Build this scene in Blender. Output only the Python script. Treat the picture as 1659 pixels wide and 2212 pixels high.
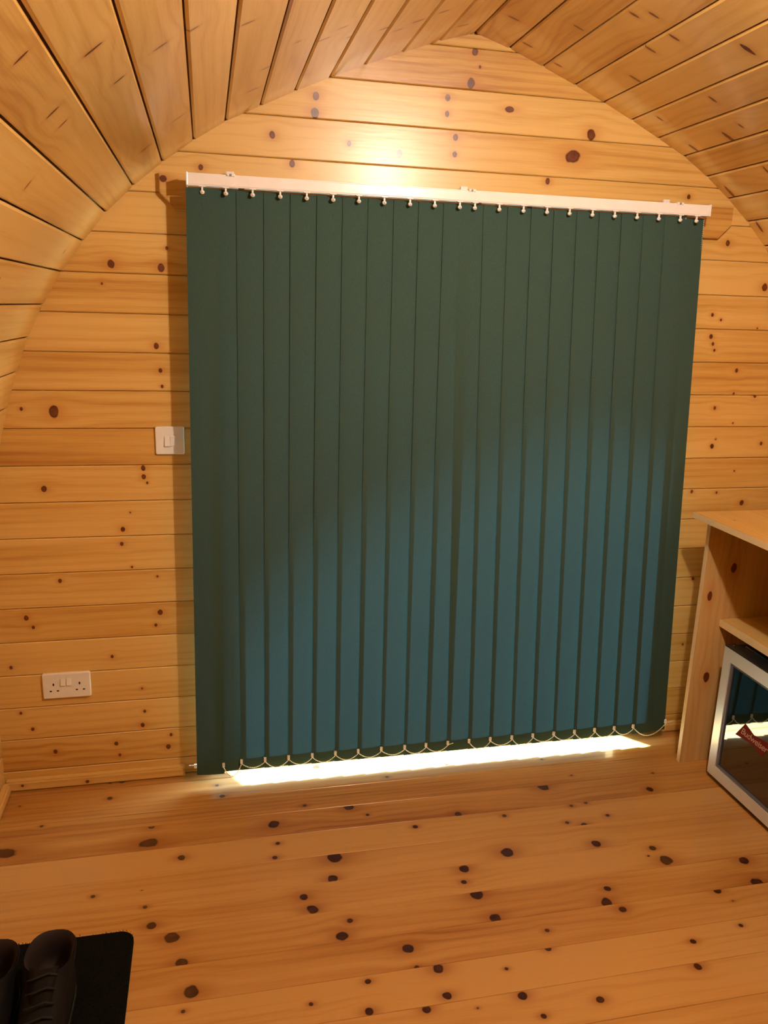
import bpy, bmesh, math, random
from mathutils import Matrix, Vector
for _o in list(bpy.data.objects):
    bpy.data.objects.remove(_o)
SC = bpy.context.scene
COL = SC.collection

# ------------------------------------------------------------------ camera
cam = bpy.data.objects.new('camera', bpy.data.cameras.new('camera'))
COL.objects.link(cam)
_r = Vector((0.97687026, -0.21184563, 0.02908486))       # right
_d = Vector((-0.02495261, -0.2480212, -0.96843319))      # down
_f = Vector((0.212372, 0.94530784, -0.24757063))         # forward
_m = Matrix.Identity(4)
for _i in range(3):
    _m[_i][0] = _r[_i]; _m[_i][1] = -_d[_i]; _m[_i][2] = -_f[_i]
_m[0][3], _m[1][3], _m[2][3] = -0.798, -2.518, 1.5694
cam.matrix_world = _m
cam.data.sensor_fit = 'VERTICAL'
cam.data.sensor_height = 24.0
cam.data.lens = 1725.03 / 2212 * 24.0
cam.data.clip_start = 0.02
SC.camera = cam

# ------------------------------------------------------------------ world, sun, exposure
W = bpy.data.worlds.new('sky'); SC.world = W; W.use_nodes = True
_bg = W.node_tree.nodes['Background']
_bg.inputs[0].default_value = (0.50, 0.74, 1.0, 1)
_bg.inputs[1].default_value = 28.0
sun = bpy.data.objects.new('sun_offscreen', bpy.data.lights.new('sun_offscreen', 'SUN'))
COL.objects.link(sun)
sun.data.energy = 180.0; sun.data.angle = math.radians(6.5); sun.data.color = (0.55, 0.80, 1.0)   # daylight seen at the lamp's white balance
sun.rotation_euler = Vector((0.44, -0.60, -1.20)).to_track_quat('-Z', 'Y').to_euler()   # into the room, from the porch's left
SC.view_settings.view_transform = 'Standard'
SC.view_settings.look = 'None'
SC.view_settings.gamma = 1.0
SC.view_settings.use_curve_mapping = False
SC.view_settings.exposure = 0.0
LAMP_POWER = 75.0
LAMP_COLOR = (1.0, 0.88, 0.74)
SC.cycles.max_bounces = 4; SC.cycles.diffuse_bounces = 3; SC.cycles.glossy_bounces = 2; SC.cycles.transmission_bounces = 4; SC.cycles.transparent_max_bounces = 8
SC.cycles.caustics_reflective = False; SC.cycles.caustics_refractive = False

# ------------------------------------------------------------------ measured data (metres, room coordinates)
WALL_KNOTS=[(-0.801,1.944,0.0103,1),(-0.539,1.970,0.0119,1),(-0.596,2.043,0.0119,1),(-0.470,2.156,0.0136,1),(-0.473,2.110,0.0166,1),(-0.371,2.036,0.0090,1),(-0.219,2.017,0.0137,1),(-1.060,1.669,0.0132,1),(-0.921,1.664,0.0132,1),(-0.903,1.719,0.0059,1),(-1.088,1.614,0.0044,1),(-0.943,1.440,0.0102,1),(-0.934,1.368,0.0073,1),(-0.931,1.320,0.0059,1),(-1.243,1.242,0.0194,1),(-1.333,1.251,0.0060,1),(-0.997,1.070,0.0090,1),(-0.997,1.042,0.0090,1),(-1.288,1.009,0.0107,1),(-0.987,1.023,0.0045,1),(-1.067,0.875,0.0091,1),(-1.072,0.828,0.0076,1),(-1.042,0.929,0.0030,1),(-1.262,0.714,0.0078,1),(-1.045,0.751,0.0039,1),(-0.969,0.716,0.0046,1),(-1.369,0.597,0.0096,1),(-0.965,0.593,0.0110,1),(-0.980,0.550,0.0063,1),(-1.351,0.564,0.0064,1),(-1.121,0.449,0.0064,1),(-1.427,0.432,0.0066,1),(-1.033,0.329,0.0049,1),(-1.411,0.271,0.0067,1),(-1.028,0.246,0.0066,1),(-1.037,0.196,0.0083,1),(-1.379,0.211,0.0068,1),(-1.316,0.123,0.0085,1),(-1.124,0.135,0.0085,1),(-1.115,0.091,0.0068,1),(-0.957,0.107,0.0101,1),(-0.946,0.151,0.0067,1),(-1.230,0.014,0.0052,1),(-0.076,2.183,0.0109,1),(-0.075,2.138,0.0093,1),(0.122,2.165,0.0096,1.8),(0.002,2.312,0.0127,1),(-0.005,2.227,0.0158,1),(0.020,2.273,0.0048,1),(0.412,2.171,0.0083,1),(0.396,2.113,0.0181,1),(0.084,2.038,0.0063,1),(-0.046,2.075,0.0109,1),(-0.046,2.027,0.0093,1),(0.240,2.051,0.0056,1),(0.339,2.046,0.0211,1.3),(0.364,2.015,0.0081,1),(0.498,2.003,0.0083,1),(0.620,2.017,0.0068,1),(0.759,1.951,0.0087,1),(0.262,1.969,0.0112,1),(0.924,1.814,0.0106,1),(1.089,1.677,0.0146,1),(0.901,1.579,0.0070,1),(0.936,1.563,0.0053,1),(1.083,1.538,0.0036,1),(0.906,1.506,0.0088,1),(0.917,1.481,0.0071,1),(0.926,1.460,0.0053,1),(1.024,1.392,0.0081,1),(1.025,1.311,0.0054,1),(1.112,1.304,0.0074,1),(0.957,1.260,0.0072,1),(1.038,1.206,0.0036,1),(0.966,1.123,0.0090,1),(1.166,1.131,0.0075,1),(0.977,1.148,0.0045,1),(1.071,1.031,0.0037,1),(0.908,0.957,0.0072,1),(1.010,0.951,0.0055,1),(1.120,0.910,0.0112,1),(0.960,0.622,0.0075,1),(0.953,0.357,0.0057,1),]
FLOOR_KNOTS=[(-1.140,-0.108,0.0091,1),(-1.414,-0.103,0.0038,1),(-1.327,-0.221,0.0059,1),(-0.999,-0.280,0.0114,1),(-1.004,-0.358,0.0210,1.5),(-1.408,-0.334,0.0245,1.5),(-1.330,-0.414,0.0063,1),(-1.337,-0.462,0.0048,1),(-0.906,-0.442,0.0122,1),(-0.935,-0.458,0.0041,1),(-0.768,-0.442,0.0061,1),(-1.129,-0.482,0.0047,1),(-1.135,-0.562,0.0066,1),(-1.008,-0.561,0.0020,1),(-0.995,-0.627,0.0064,1),(-0.974,-0.698,0.0132,1),(-0.922,-0.750,0.0204,1),(-0.894,-0.837,0.0162,1),(-0.871,-0.928,0.0192,1),(-0.887,-0.980,0.0057,1),(-0.800,-0.092,0.0075,1),(-0.783,-0.157,0.0096,1),(-0.629,-0.332,0.0183,1),(-0.625,-0.427,0.0075,1),(-0.638,-0.489,0.0087,1),(-0.551,-0.472,0.0061,1),(-0.497,-0.467,0.0041,1),(-0.384,-0.287,0.0173,1),(-0.332,-0.336,0.0057,1),(-0.375,-0.406,0.0056,1),(-0.380,-0.463,0.0062,1),(-0.319,-0.457,0.0041,1),(-0.467,-0.520,0.0241,1),(-0.486,-0.608,0.0156,1),(-0.575,-0.665,0.0127,1),(-0.557,-0.716,0.0169,1),(-0.465,-0.774,0.0093,1),(-0.494,-0.823,0.0170,1),(-0.456,-0.975,0.0081,1),(-0.598,-1.014,0.0063,1),(-0.469,-1.059,0.0113,1),(-0.524,-0.253,0.0072,1),(0.002,-0.099,0.0062,1),(0.354,-0.123,0.0056,1),(-0.225,-0.139,0.0076,1),(0.288,-0.287,0.0214,1),(0.711,-0.273,0.0049,1),(0.647,-0.362,0.0135,1),(0.416,-0.238,0.0047,1),(-0.044,-0.383,0.0129,1),(-0.196,-0.421,0.0091,1),(-0.196,-0.466,0.0062,1),(-0.122,-0.426,0.0049,1),(-0.049,-0.456,0.0049,1),(0.100,-0.416,0.0080,1),(0.160,-0.419,0.0058,1),(0.221,-0.440,0.0051,1),(0.338,-0.404,0.0075,1),(0.393,-0.396,0.0068,1),(0.442,-0.402,0.0046,1),(0.483,-0.422,0.0053,1),(0.535,-0.449,0.0030,1),(0.629,-0.452,0.0031,1),(0.667,-0.442,0.0055,1),(0.433,-0.472,0.0075,1),(0.286,-0.484,0.0073,1),(0.336,-0.504,0.0109,1),(0.163,-0.496,0.0043,1),(0.330,-0.597,0.0164,1),(0.045,-0.587,0.0219,1),(0.492,-0.647,0.0115,1),(0.460,-0.677,0.0043,1),(0.502,-0.705,0.0213,1),(0.735,-0.747,0.0162,1),(0.711,-0.838,0.0201,1),(-0.105,-0.635,0.0166,1),(-0.122,-0.687,0.0091,1),(-0.102,-0.741,0.0206,1),(0.270,-0.785,0.0107,1),(0.242,-0.833,0.0171,1),(0.273,-0.866,0.0125,1),(-0.082,-0.835,0.0176,1),(0.577,-0.848,0.0119,1),(0.595,-0.892,0.0035,1),(0.558,-0.978,0.0061,1),(0.038,-0.901,0.0075,1),(0.015,-0.958,0.0092,1),(0.145,-0.984,0.0031,1),(-0.338,-0.893,0.0162,1),(-0.330,-0.956,0.0071,1),(-0.278,-0.969,0.0154,1),(-0.113,-1.000,0.0054,1),(0.398,-1.005,0.0084,1),(0.362,-1.082,0.0114,1),(-0.280,-1.049,0.0115,1),(-0.104,-1.083,0.0123,1),(0.074,-1.128,0.0107,1),(-0.220,-1.096,0.0034,1),(-0.077,-1.145,0.0075,1),(-0.337,-1.077,0.0114,1),]
CEIL_KNOTS=[(-10,-1.175,0.001,0.0113,0.4),(-11,-1.073,-0.006,0.0104,0.4),(-11,-0.985,-0.006,0.0082,0.4),(-9,-0.975,0.001,0.0111,0.4),(-9,-0.389,-0.014,0.0126,0.3),(-10,-0.324,-0.021,0.0129,0.4),(-11,-1.340,-0.017,0.0100,0.4),(-10,-0.961,-0.021,0.0084,0.4),(-8,-0.951,0.042,0.0104,0.4),(-7,-0.815,0.032,0.0103,0.4),(-10,-0.368,0.032,0.0126,0.4),(-12,-0.886,0.006,0.0087,0.4),(-11,-0.427,-0.010,0.0098,0.4),(-7,-0.243,-0.013,0.0122,0.4),(-7,-0.412,-0.038,0.0088,0.4),(-7,-0.448,-0.018,0.0087,0.4),(-5,-0.385,-0.050,0.0105,0.4),(-5,-0.454,0.034,0.0113,0.4),(-4,-0.344,-0.037,0.0108,0.4),(-3,-0.307,-0.028,0.0125,0.4),(-3,-0.282,0.023,0.0097,0.4),(-5,-0.494,-0.006,0.0099,0.4),(-1,-0.117,0.020,0.0122,0.4),(-2,-0.319,0.022,0.0111,0.4),(3,-0.501,-0.033,0.0124,0.4),(3,-0.544,-0.002,0.0123,0.4),(4,-0.509,-0.028,0.0126,0.4),(4,-0.404,-0.033,0.0130,0.4),(4,-0.231,0.027,0.0154,0.4),(4,-0.613,-0.038,0.0094,0.4),(7,-0.258,0.034,0.0224,0.4),(7,-0.082,0.034,0.0169,0.4),(9,-0.037,0.027,0.0210,0.4),(5,-0.638,-0.006,0.0191,0.4),(4,-0.756,-0.015,0.0115,0.4),(1,-0.189,-0.007,0.0136,0.4),(2,-0.079,-0.031,0.0126,0.4),(11,-0.040,-0.029,0.0161,0.4),(7,-0.345,0.005,0.0093,0.4),(9,-0.264,-0.027,0.0114,0.4),(3,-0.061,-0.036,0.0112,0.4),(4,-0.223,-0.003,0.0093,0.4),(4,-0.660,-0.043,0.0053,0.4),(4,-0.017,-0.029,0.0082,0.4),(6,-0.112,-0.019,0.0098,0.4),(6,-0.370,-0.011,0.0121,0.4),(7,-0.449,-0.051,0.0090,0.4),(2,-0.311,0.023,0.0117,0.4),(3,-0.347,0.003,0.0088,0.4),]
PROFILE = [(0, 2.362), (.11, 2.330), (.22, 2.290), (.33, 2.248), (.43, 2.207), (.53, 2.164), (.628, 2.118), (.727, 2.071),
           (.817, 2.015), (.905, 1.952), (.988, 1.884), (1.066, 1.809), (1.132, 1.728), (1.197, 1.642), (1.253, 1.549), (1.3, 1.456),
           (1.338, 1.357), (1.372, 1.252), (1.40, 1.142), (1.42, 1.032), (1.437, .922), (1.45, .812), (1.459, .702), (1.466, .592),
           (1.471, .48), (1.475, .36), (1.477, .24), (1.478, .12), (1.478, 0)]
SPLIT = 19                     # profile segments from here down are side wall, above is ceiling
Y_FRONT = -4.2                 # wall behind the camera
PITCH = 0.113
random.seed(7)

# ------------------------------------------------------------------ helpers
def obj(name, me, mat=None, parent=None, mw=None):
    o = bpy.data.objects.new(name, me); COL.objects.link(o)
    if mat is not None and not me.materials: me.materials.append(mat)
    if parent is not None: o.parent = parent
    if mw is not None: o.matrix_local = mw
    return o
def tag(o, label=None, cat=None, group=None, kind=None):
    for k, v in (('label', label), ('category', cat), ('group', group), ('kind', kind)):
        if v: o[k] = v
    return o
def empty(name, loc=(0, 0, 0), rz=0.0):
    o = bpy.data.objects.new(name, None); COL.objects.link(o)
    o.location = loc; o.rotation_euler = (0, 0, rz); o.empty_display_size = .05
    return o
def mesh(name, verts, faces, smooth=False):
    me = bpy.data.meshes.new(name); me.from_pydata([tuple(v) for v in verts], [], faces); me.validate()
    bm = bmesh.new(); bm.from_mesh(me); bmesh.ops.recalc_face_normals(bm, faces=bm.faces)
    bm.to_mesh(me); bm.free()
    if smooth: me.polygons.foreach_set('use_smooth', [True] * len(me.polygons))
    return me
def bm_mesh(name, bm, smooth=False):
    bmesh.ops.recalc_face_normals(bm, faces=bm.faces)
    me = bpy.data.meshes.new(name); bm.to_mesh(me); bm.free()
    if smooth: me.polygons.foreach_set('use_smooth', [True] * len(me.polygons))
    return me
def add_box(bm, lo, hi, bevel=0.0, seg=2):
    c = [(lo[i] + hi[i]) / 2 for i in range(3)]; s = [abs(hi[i] - lo[i]) for i in range(3)]
    r = bmesh.ops.create_cube(bm, size=1.0, matrix=Matrix.Translation(c) @ Matrix.Diagonal((*s, 1)))
    if bevel:
        es = {e for v in r['verts'] for e in v.link_edges}
        bmesh.ops.bevel(bm, geom=list(es), offset=bevel, segments=seg, affect='EDGES', profile=.6)
def box(name, lo, hi, mat, parent=None, bevel=0.0, seg=2):
    bm = bmesh.new(); add_box(bm, lo, hi, bevel, seg)
    return obj(name, bm_mesh(name, bm), mat, parent)
def add_tube(bm, pts, r, n=8, cap=True):
    pts = [Vector(p) for p in pts]; rings = []
    for i, p in enumerate(pts):
        t = (pts[min(i + 1, len(pts) - 1)] - pts[max(i - 1, 0)]).normalized()
        a = t.cross(Vector((0, 0, 1)) if abs(t.z) < .9 else Vector((1, 0, 0))).normalized(); b = t.cross(a)
        rr = r[i] if isinstance(r, (list, tuple)) else r
        rings.append([bm.verts.new(p + a * rr * math.cos(2 * math.pi * k / n) + b * rr * math.sin(2 * math.pi * k / n)) for k in range(n)])
    for i in range(len(rings) - 1):
        for k in range(n):
            bm.faces.new((rings[i][k], rings[i][(k + 1) % n], rings[i + 1][(k + 1) % n], rings[i + 1][k]))
    if cap:
        bm.faces.new(rings[0]); bm.faces.new(rings[-1])
def add_ball(bm, c, r, sub=1):
    bmesh.ops.create_icosphere(bm, subdivisions=sub, radius=r, matrix=Matrix.Translation(c))
def extrude_y(name, polys, y0, y1):
    """closed (x,z) outlines extruded from y0 to y1, one mesh"""
    v, f = [], []
    for pts in polys:
        b = len(v); n = len(pts)
        v += [(x, y0, z) for x, z in pts] + [(x, y1, z) for x, z in pts]
        f.append(list(range(b, b + n))); f.append(list(range(b + n, b + 2 * n)))
        for i in range(n):
            j = (i + 1) % n; f.append((b + i, b + j, b + n + j, b + n + i))
    return mesh(name, v, f)
def half_width(z):
    for (xa, za), (xb, zb) in zip(PROFILE, PROFILE[1:]):
        if zb <= z <= za: return xa + (xb - xa) * (za - z) / (za - zb)
    return PROFILE[-1][0] if z < 0 else 0.0

# ------------------------------------------------------------------ materials
def new_mat(name):
    m = bpy.data.materials.new(name); m.use_nodes = True
    nt = m.node_tree; nt.nodes.clear()
    out = nt.nodes.new('ShaderNodeOutputMaterial')
    return m, nt, out
def N(nt, t, **kw):
    n = nt.nodes.new(t)
    for k, v in kw.items(): setattr(n, k, v)
    return n
def math_node(nt, op, a, b=None, c=None, clamp=False):
    n = N(nt, 'ShaderNodeMath', operation=op); n.use_clamp = clamp
    for i, s in enumerate((a, b, c)):
        if s is None: continue
        if isinstance(s, (int, float)): n.inputs[i].default_value = s
        else: nt.links.new(s, n.inputs[i])
    return n.outputs[0]
def simple(name, col, rough=.5, metal=0.0, spec=.5, bump=0.0, bscale=300, coat=0.0):
    m, nt, out = new_mat(name)
    p = N(nt, 'ShaderNodeBsdfPrincipled')
    p.inputs['Roughness'].default_value = rough; p.inputs['Metallic'].default_value = metal
    p.inputs['Specular IOR Level'].default_value = spec; p.inputs['Coat Weight'].default_value = coat
    tc = N(nt, 'ShaderNodeTexCoord'); no = N(nt, 'ShaderNodeTexNoise')
    no.inputs['Scale'].default_value = bscale; nt.links.new(tc.outputs['Object'], no.inputs['Vector'])
    mx = N(nt, 'ShaderNodeMix', data_type='RGBA')
    mx.inputs[6].default_value = (*[c * .92 for c in col], 1); mx.inputs[7].default_value = (*[min(1, c * 1.06) for c in col], 1)
    nt.links.new(no.outputs[0], mx.inputs[0]); nt.links.new(mx.outputs[2], p.inputs['Base Color'])
    if bump:
        b = N(nt, 'ShaderNodeBump'); b.inputs['Strength'].default_value = bump; b.inputs['Distance'].default_value = .001
        nt.links.new(no.outputs[0], b.inputs['Height']); nt.links.new(b.outputs[0], p.inputs['Normal'])
    nt.links.new(p.outputs[0], out.inputs[0])
    return m

def knot_group():
    """u, v plus the object's knot slots -> grain offset, knot core mask, knot halo mask"""
    g = bpy.data.node_groups.new('knot_slot', 'ShaderNodeTree')
    for n_, d_ in (('U', 'INPUT'), ('V', 'INPUT'), ('Wobble', 'INPUT'), ('KU', 'INPUT'), ('KV', 'INPUT'), ('R', 'INPUT'), ('E', 'INPUT'),
                   ('Core', 'OUTPUT'), ('Halo', 'OUTPUT'), ('Shift', 'OUTPUT')):
        g.interface.new_socket(n_, in_out=d_, socket_type='NodeSocketFloat')
    gi = g.nodes.new('NodeGroupInput'); go = g.nodes.new('NodeGroupOutput')
    I = gi.outputs
    r = math_node(g, 'MAXIMUM', I['R'], 1e-4)
    dv = math_node(g, 'DIVIDE', math_node(g, 'SUBTRACT', I['V'], I['KV']), r)
    e = math_node(g, 'MAXIMUM', I['E'], 0.05)
    du0 = math_node(g, 'DIVIDE', math_node(g, 'SUBTRACT', I['U'], I['KU']), r)
    du = math_node(g, 'DIVIDE', du0, e)
    d = math_node(g, 'SQRT', math_node(g, 'ADD', math_node(g, 'MULTIPLY', du, du), math_node(g, 'MULTIPLY', dv, dv)))
    d = math_node(g, 'ADD', d, I['Wobble'])
    mr = N(g, 'ShaderNodeMapRange'); mr.interpolation_type = 'SMOOTHSTEP'
    mr.inputs[1].default_value = 1.05; mr.inputs[2].default_value = .55; mr.inputs[3].default_value = 0; mr.inputs[4].default_value = 1
    g.links.new(d, mr.inputs[0])
    # halo, stretched along the grain
    dh = math_node(g, 'ADD', math_node(g, 'MULTIPLY', math_node(g, 'MULTIPLY', du, du), .16), math_node(g, 'MULTIPLY', math_node(g, 'MULTIPLY', dv, dv), .42))
    ex = math_node(g, 'EXPONENT', math_node(g, 'MULTIPLY', dh, -1.0))
    ds = math_node(g, 'ADD', math_node(g, 'MULTIPLY', math_node(g, 'MULTIPLY', du0, du0), .05), math_node(g, 'MULTIPLY', math_node(g, 'MULTIPLY', dv, dv), .09))
    es = math_node(g, 'EXPONENT', math_node(g, 'MULTIPLY', ds, -1.0))
    sh = math_node(g, 'MULTIPLY', math_node(g, 'MULTIPLY', math_node(g, 'SUBTRACT', I['V'], I['KV']), es), -.75)
    on = math_node(g, 'GREATER_THAN', I['R'], .0005)
    g.links.new(math_node(g, 'MULTIPLY', mr.outputs[0], on), go.inputs['Core'])
    g.links.new(math_node(g, 'MULTIPLY', ex, on), go.inputs['Halo'])
    g.links.new(math_node(g, 'MULTIPLY', sh, on), go.inputs['Shift'])
    return g
KNOT = knot_group()
def pine(name, light, mid, dark, rough=.28, coat=.3, slots=6, knot=(.16, .034, .006), halo=(.46, .15, .024), tone=.25, streak=1.0, coat_rough=.12, hstr=.55):
    """varnished knotty pine; local X runs along the grain, local Y across it; knots come from the object's k0..kN slots"""
    m, nt, out = new_mat(name); L = nt.links.new
    tc = N(nt, 'ShaderNodeTexCoord'); sp = N(nt, 'ShaderNodeSeparateXYZ'); L(tc.outputs['Object'], sp.inputs[0])
    oi = N(nt, 'ShaderNodeObjectInfo'); rnd = oi.outputs['Random']
    u, v = sp.outputs[0], sp.outputs[1]
    wob = N(nt, 'ShaderNodeTexNoise'); wob.inputs['Scale'].default_value = 38; wob.inputs['Detail'].default_value = 1; L(tc.outputs['Object'], wob.inputs['Vector'])
    wb = math_node(nt, 'MULTIPLY', math_node(nt, 'SUBTRACT', wob.outputs[0], .5), .7)
    core = halo_s = shift = None
    if slots == 0:
        zero = N(nt, 'ShaderNodeValue'); core = halo_s = shift = zero.outputs[0]
    for i in range(slots):
        at = N(nt, 'ShaderNodeAttribute', attribute_type='OBJECT', attribute_name='k%d' % i)
        s3 = N(nt, 'ShaderNodeSeparateXYZ'); L(at.outputs['Vector'], s3.inputs[0])
        g = N(nt, 'ShaderNodeGroup'); g.node_tree = KNOT
        L(u, g.inputs['U']); L(v, g.inputs['V']); L(wb, g.inputs['Wobble'])
        L(s3.outputs[0], g.inputs['KU']); L(s3.outputs[1], g.inputs['KV']); L(s3.outputs[2], g.inputs['R']); L(at.outputs['Alpha'], g.inputs['E'])
        if core is None: core, halo_s, shift = g.outputs['Core'], g.outputs['Halo'], g.outputs['Shift']
        else:
            core = math_node(nt, 'MAXIMUM', core, g.outputs['Core']); halo_s = math_node(nt, 'MAXIMUM', halo_s, g.outputs['Halo'])
            shift = math_node(nt, 'ADD', shift, g.outputs['Shift'])
    v2 = math_node(nt, 'ADD', v, shift)
    r100 = math_node(nt, 'MULTIPLY', rnd, 91.7)
    def grain(su, sv, detail, rg=.55, w=0.0, vv=None):
        cb = N(nt, 'ShaderNodeCombineXYZ')
        L(math_node(nt, 'MULTIPLY', u, su), cb.inputs[0]); L(math_node(nt, 'MULTIPLY', vv or v2, sv), cb.inputs[1]); L(math_node(nt, 'ADD', r100, w), cb.inputs[2])
        n = N(nt, 'ShaderNodeTexNoise'); n.inputs['Scale'].default_value = 1; n.inputs['Detail'].default_value = detail; n.inputs['Roughness'].default_value = rg
        L(cb.outputs[0], n.inputs['Vector']); return n.outputs[0]
    broad = grain(.9, 14, 2)
    ring = math_node(nt, 'SINE', math_node(nt, 'ADD', math_node(nt, 'MULTIPLY', grain(.32, 4.5, 1, .5, 5), 34), math_node(nt, 'MULTIPLY', v2, 260)))
    ring = math_node(nt, 'POWER', math_node(nt, 'MULTIPLY_ADD', ring, .5, .5), 2.2)
    fine = grain(7, 300, 1, .65, 11, v)
    patch = grain(2.2, 5, 0, .5, 23)
    ramp = N(nt, 'ShaderNodeMapRange'); ramp.inputs[1].default_value = .34; ramp.inputs[2].default_value = .68; L(broad, ramp.inputs[0])
    f = math_node(nt, 'MULTIPLY', ramp.outputs[0], .55 * streak)
    f = math_node(nt, 'ADD', f, math_node(nt, 'MULTIPLY', math_node(nt, 'MULTIPLY', ring, patch), .42 * streak))
    f = math_node(nt, 'ADD', f, math_node(nt, 'MULTIPLY', math_node(nt, 'SUBTRACT', fine, .5), .55 * streak))
    f = math_node(nt, 'ADD', f, math_node(nt, 'MULTIPLY', math_node(nt, 'SUBTRACT', rnd, .5), tone * 2), clamp=True)
    cr = N(nt, 'ShaderNodeValToRGB'); L(f, cr.inputs[0])
    cr.color_ramp.elements[0].color = (*light, 1); cr.color_ramp.elements[1].color = (*dark, 1)
    e = cr.color_ramp.elements.new(.5); e.color = (*mid, 1)
    m1 = N(nt, 'ShaderNodeMix', data_type='RGBA'); L(math_node(nt, 'MULTIPLY', halo_s, hstr), m1.inputs[0]); L(cr.outputs[0], m1.inputs[6]); m1.inputs[7].default_value = (*halo, 1)
    rim = N(nt, 'ShaderNodeMix', data_type='RGBA'); L(math_node(nt, 'MULTIPLY', core, 1.9, clamp=True), rim.inputs[0]); L(m1.outputs[2], rim.inputs[6]); rim.inputs[7].default_value = (*[c * .38 for c in knot], 1)
    hrt = math_node(nt, 'MULTIPLY', math_node(nt, 'MULTIPLY_ADD', core, 2.2, -1.2, clamp=True), math_node(nt, 'MULTIPLY_ADD', wob.outputs[0], 1.6, -.25, clamp=True))
    m2 = N(nt, 'ShaderNodeMix', data_type='RGBA'); L(hrt, m2.inputs[0]); L(rim.outputs[2], m2.inputs[6]); m2.inputs[7].default_value = (*[c * 1.35 for c in knot], 1)
    p = N(nt, 'ShaderNodeBsdfPrincipled'); L(m2.outputs[2], p.inputs['Base Color'])
    p.inputs['Roughness'].default_value = rough; p.inputs['Coat Weight'].default_value = coat; p.inputs['Coat Roughness'].default_value = coat_rough
    bp = N(nt, 'ShaderNodeBump'); bp.inputs['Strength'].default_value = .16; bp.inputs['Distance'].default_value = .0008
    L(grain(14, 150, 0, .5, 31, v), bp.inputs['Height']); L(bp.outputs[0], p.inputs['Normal']); L(bp.outputs[0], p.inputs['Coat Normal'])
    L(p.outputs[0], out.inputs[0])
    return m
M = {}
PINE = {
    'wall': dict(light=(.70, .44, .145), mid=(.59, .33, .085), dark=(.42, .180, .033), rough=.36, tone=.30, coat=.32, coat_rough=.25),
    'ceil': dict(light=(.70, .44, .145), mid=(.60, .34, .090), dark=(.43, .190, .036), rough=.32, coat=.5, coat_rough=.16),
    'floor': dict(light=(.53, .275, .082), mid=(.43, .195, .047), dark=(.27, .092, .017), rough=.30, coat=.55, coat_rough=.06, tone=.30, hstr=.75, knot=(.062, .013, .004), halo=(.24, .065, .012)),
    'cabinet': dict(light=(.64, .42, .18), mid=(.56, .34, .13), dark=(.42, .22, .07), rough=.42, coat=.1),
    'worktop': dict(light=(.70, .44, .145), mid=(.58, .315, .078), dark=(.42, .178, .032), rough=.3, coat=.3)}
_pine = {}
def wood(kind, n):
    if (kind, n) not in _pine: _pine[kind, n] = pine('pine_%s_%d' % (kind, n), slots=n, **PINE[kind])
    return _pine[kind, n]
M['shell'] = simple('pine_backing', (.55, .29, .072), .7, bscale=40)
M['white'] = simple('white_plastic', (.80, .76, .74), .28, bscale=20)
M['rail'] = simple('white_enamel', (.84, .79, .77), .25, bscale=20)
M['dark'] = simple('black_plastic', (.012, .012, .014), .35)
M['slot'] = simple('dark_slot', (.01, .008, .008), .8)
M['silver'] = simple('silver_paint', (.72, .74, .77), .36, metal=.45, bscale=400)
M['chrome'] = simple('chrome', (.8, .8, .8), .18, metal=1.0)
M['bead'] = simple('white_bead', (.82, .82, .82), .3)
M['mat'] = simple('black_mat', (.004, .004, .0035), .95, spec=.1, bump=.6, bscale=500)
M['leather'] = simple('dark_leather', (.004, .003, .0026), .75, spec=.2, bump=.3, bscale=120)
M['lining'] = simple('rust_lining', (.011, .003, .0025), .8, bump=.4, bscale=200)
M['rubber'] = simple('black_rubber', (.012, .011, .011), .6)
M['lace'] = simple('dark_lace', (.006, .005, .0045), .9, bump=.4, bscale=400)
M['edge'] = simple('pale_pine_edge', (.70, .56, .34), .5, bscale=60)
M['upvc'] = simple('white_door_paint', (.74, .74, .72), .4)
M['ground'] = simple('gravel', (.30, .29, .26), .9, bscale=30)
M['sky_blocker'] = simple('sky_blocker_green', (.02, .04, .012), .9, bump=1.0, bscale=12)
M['grey'] = simple('grey_plastic', (.25, .24, .24), .5)
M['red'] = simple('red_print', (.14, .007, .007), .75, spec=.15)
M['cream'] = simple('cream_print', (.42, .27, .22), .7)
M['gasket'] = simple('grey_gasket', (.11, .11, .14), .5)
M['interior'] = simple('dark_liner', (.035, .032, .034), .5)
def fabric():
    m, nt, out = new_mat('teal_blind_fabric'); L = nt.links.new
    tc = N(nt, 'ShaderNodeTexCoord'); mp = N(nt, 'ShaderNodeMapping'); mp.inputs['Scale'].default_value = (1, 1, .45); L(tc.outputs['Object'], mp.inputs[0])
    n1 = N(nt, 'ShaderNodeTexNoise'); n1.inputs['Scale'].default_value = 420; n1.inputs['Detail'].default_value = 2; L(mp.outputs[0], n1.inputs['Vector'])
    mx = N(nt, 'ShaderNodeMix', data_type='RGBA'); L(n1.outputs[0], mx.inputs[0])
    mx.inputs[6].default_value = (.034, .065, .055, 1); mx.inputs[7].default_value = (.058, .102, .087, 1)
    bp = N(nt, 'ShaderNodeBump'); bp.inputs['Strength'].default_value = .5; bp.inputs['Distance'].default_value = .0006; L(n1.outputs[0], bp.inputs['Height'])
    d = N(nt, 'ShaderNodeBsdfDiffuse'); L(mx.outputs[2], d.inputs[0]); L(bp.outputs[0], d.inputs['Normal'])
    t = N(nt, 'ShaderNodeBsdfTranslucent'); t.inputs[0].default_value = (.0006, .0020, .0022, 1)
    a = N(nt, 'ShaderNodeAddShader'); L(d.outputs[0], a.inputs[0]); L(t.outputs[0], a.inputs[1]); L(a.outputs[0], out.inputs[0])
    return m
M['fabric'] = fabric()
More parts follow.
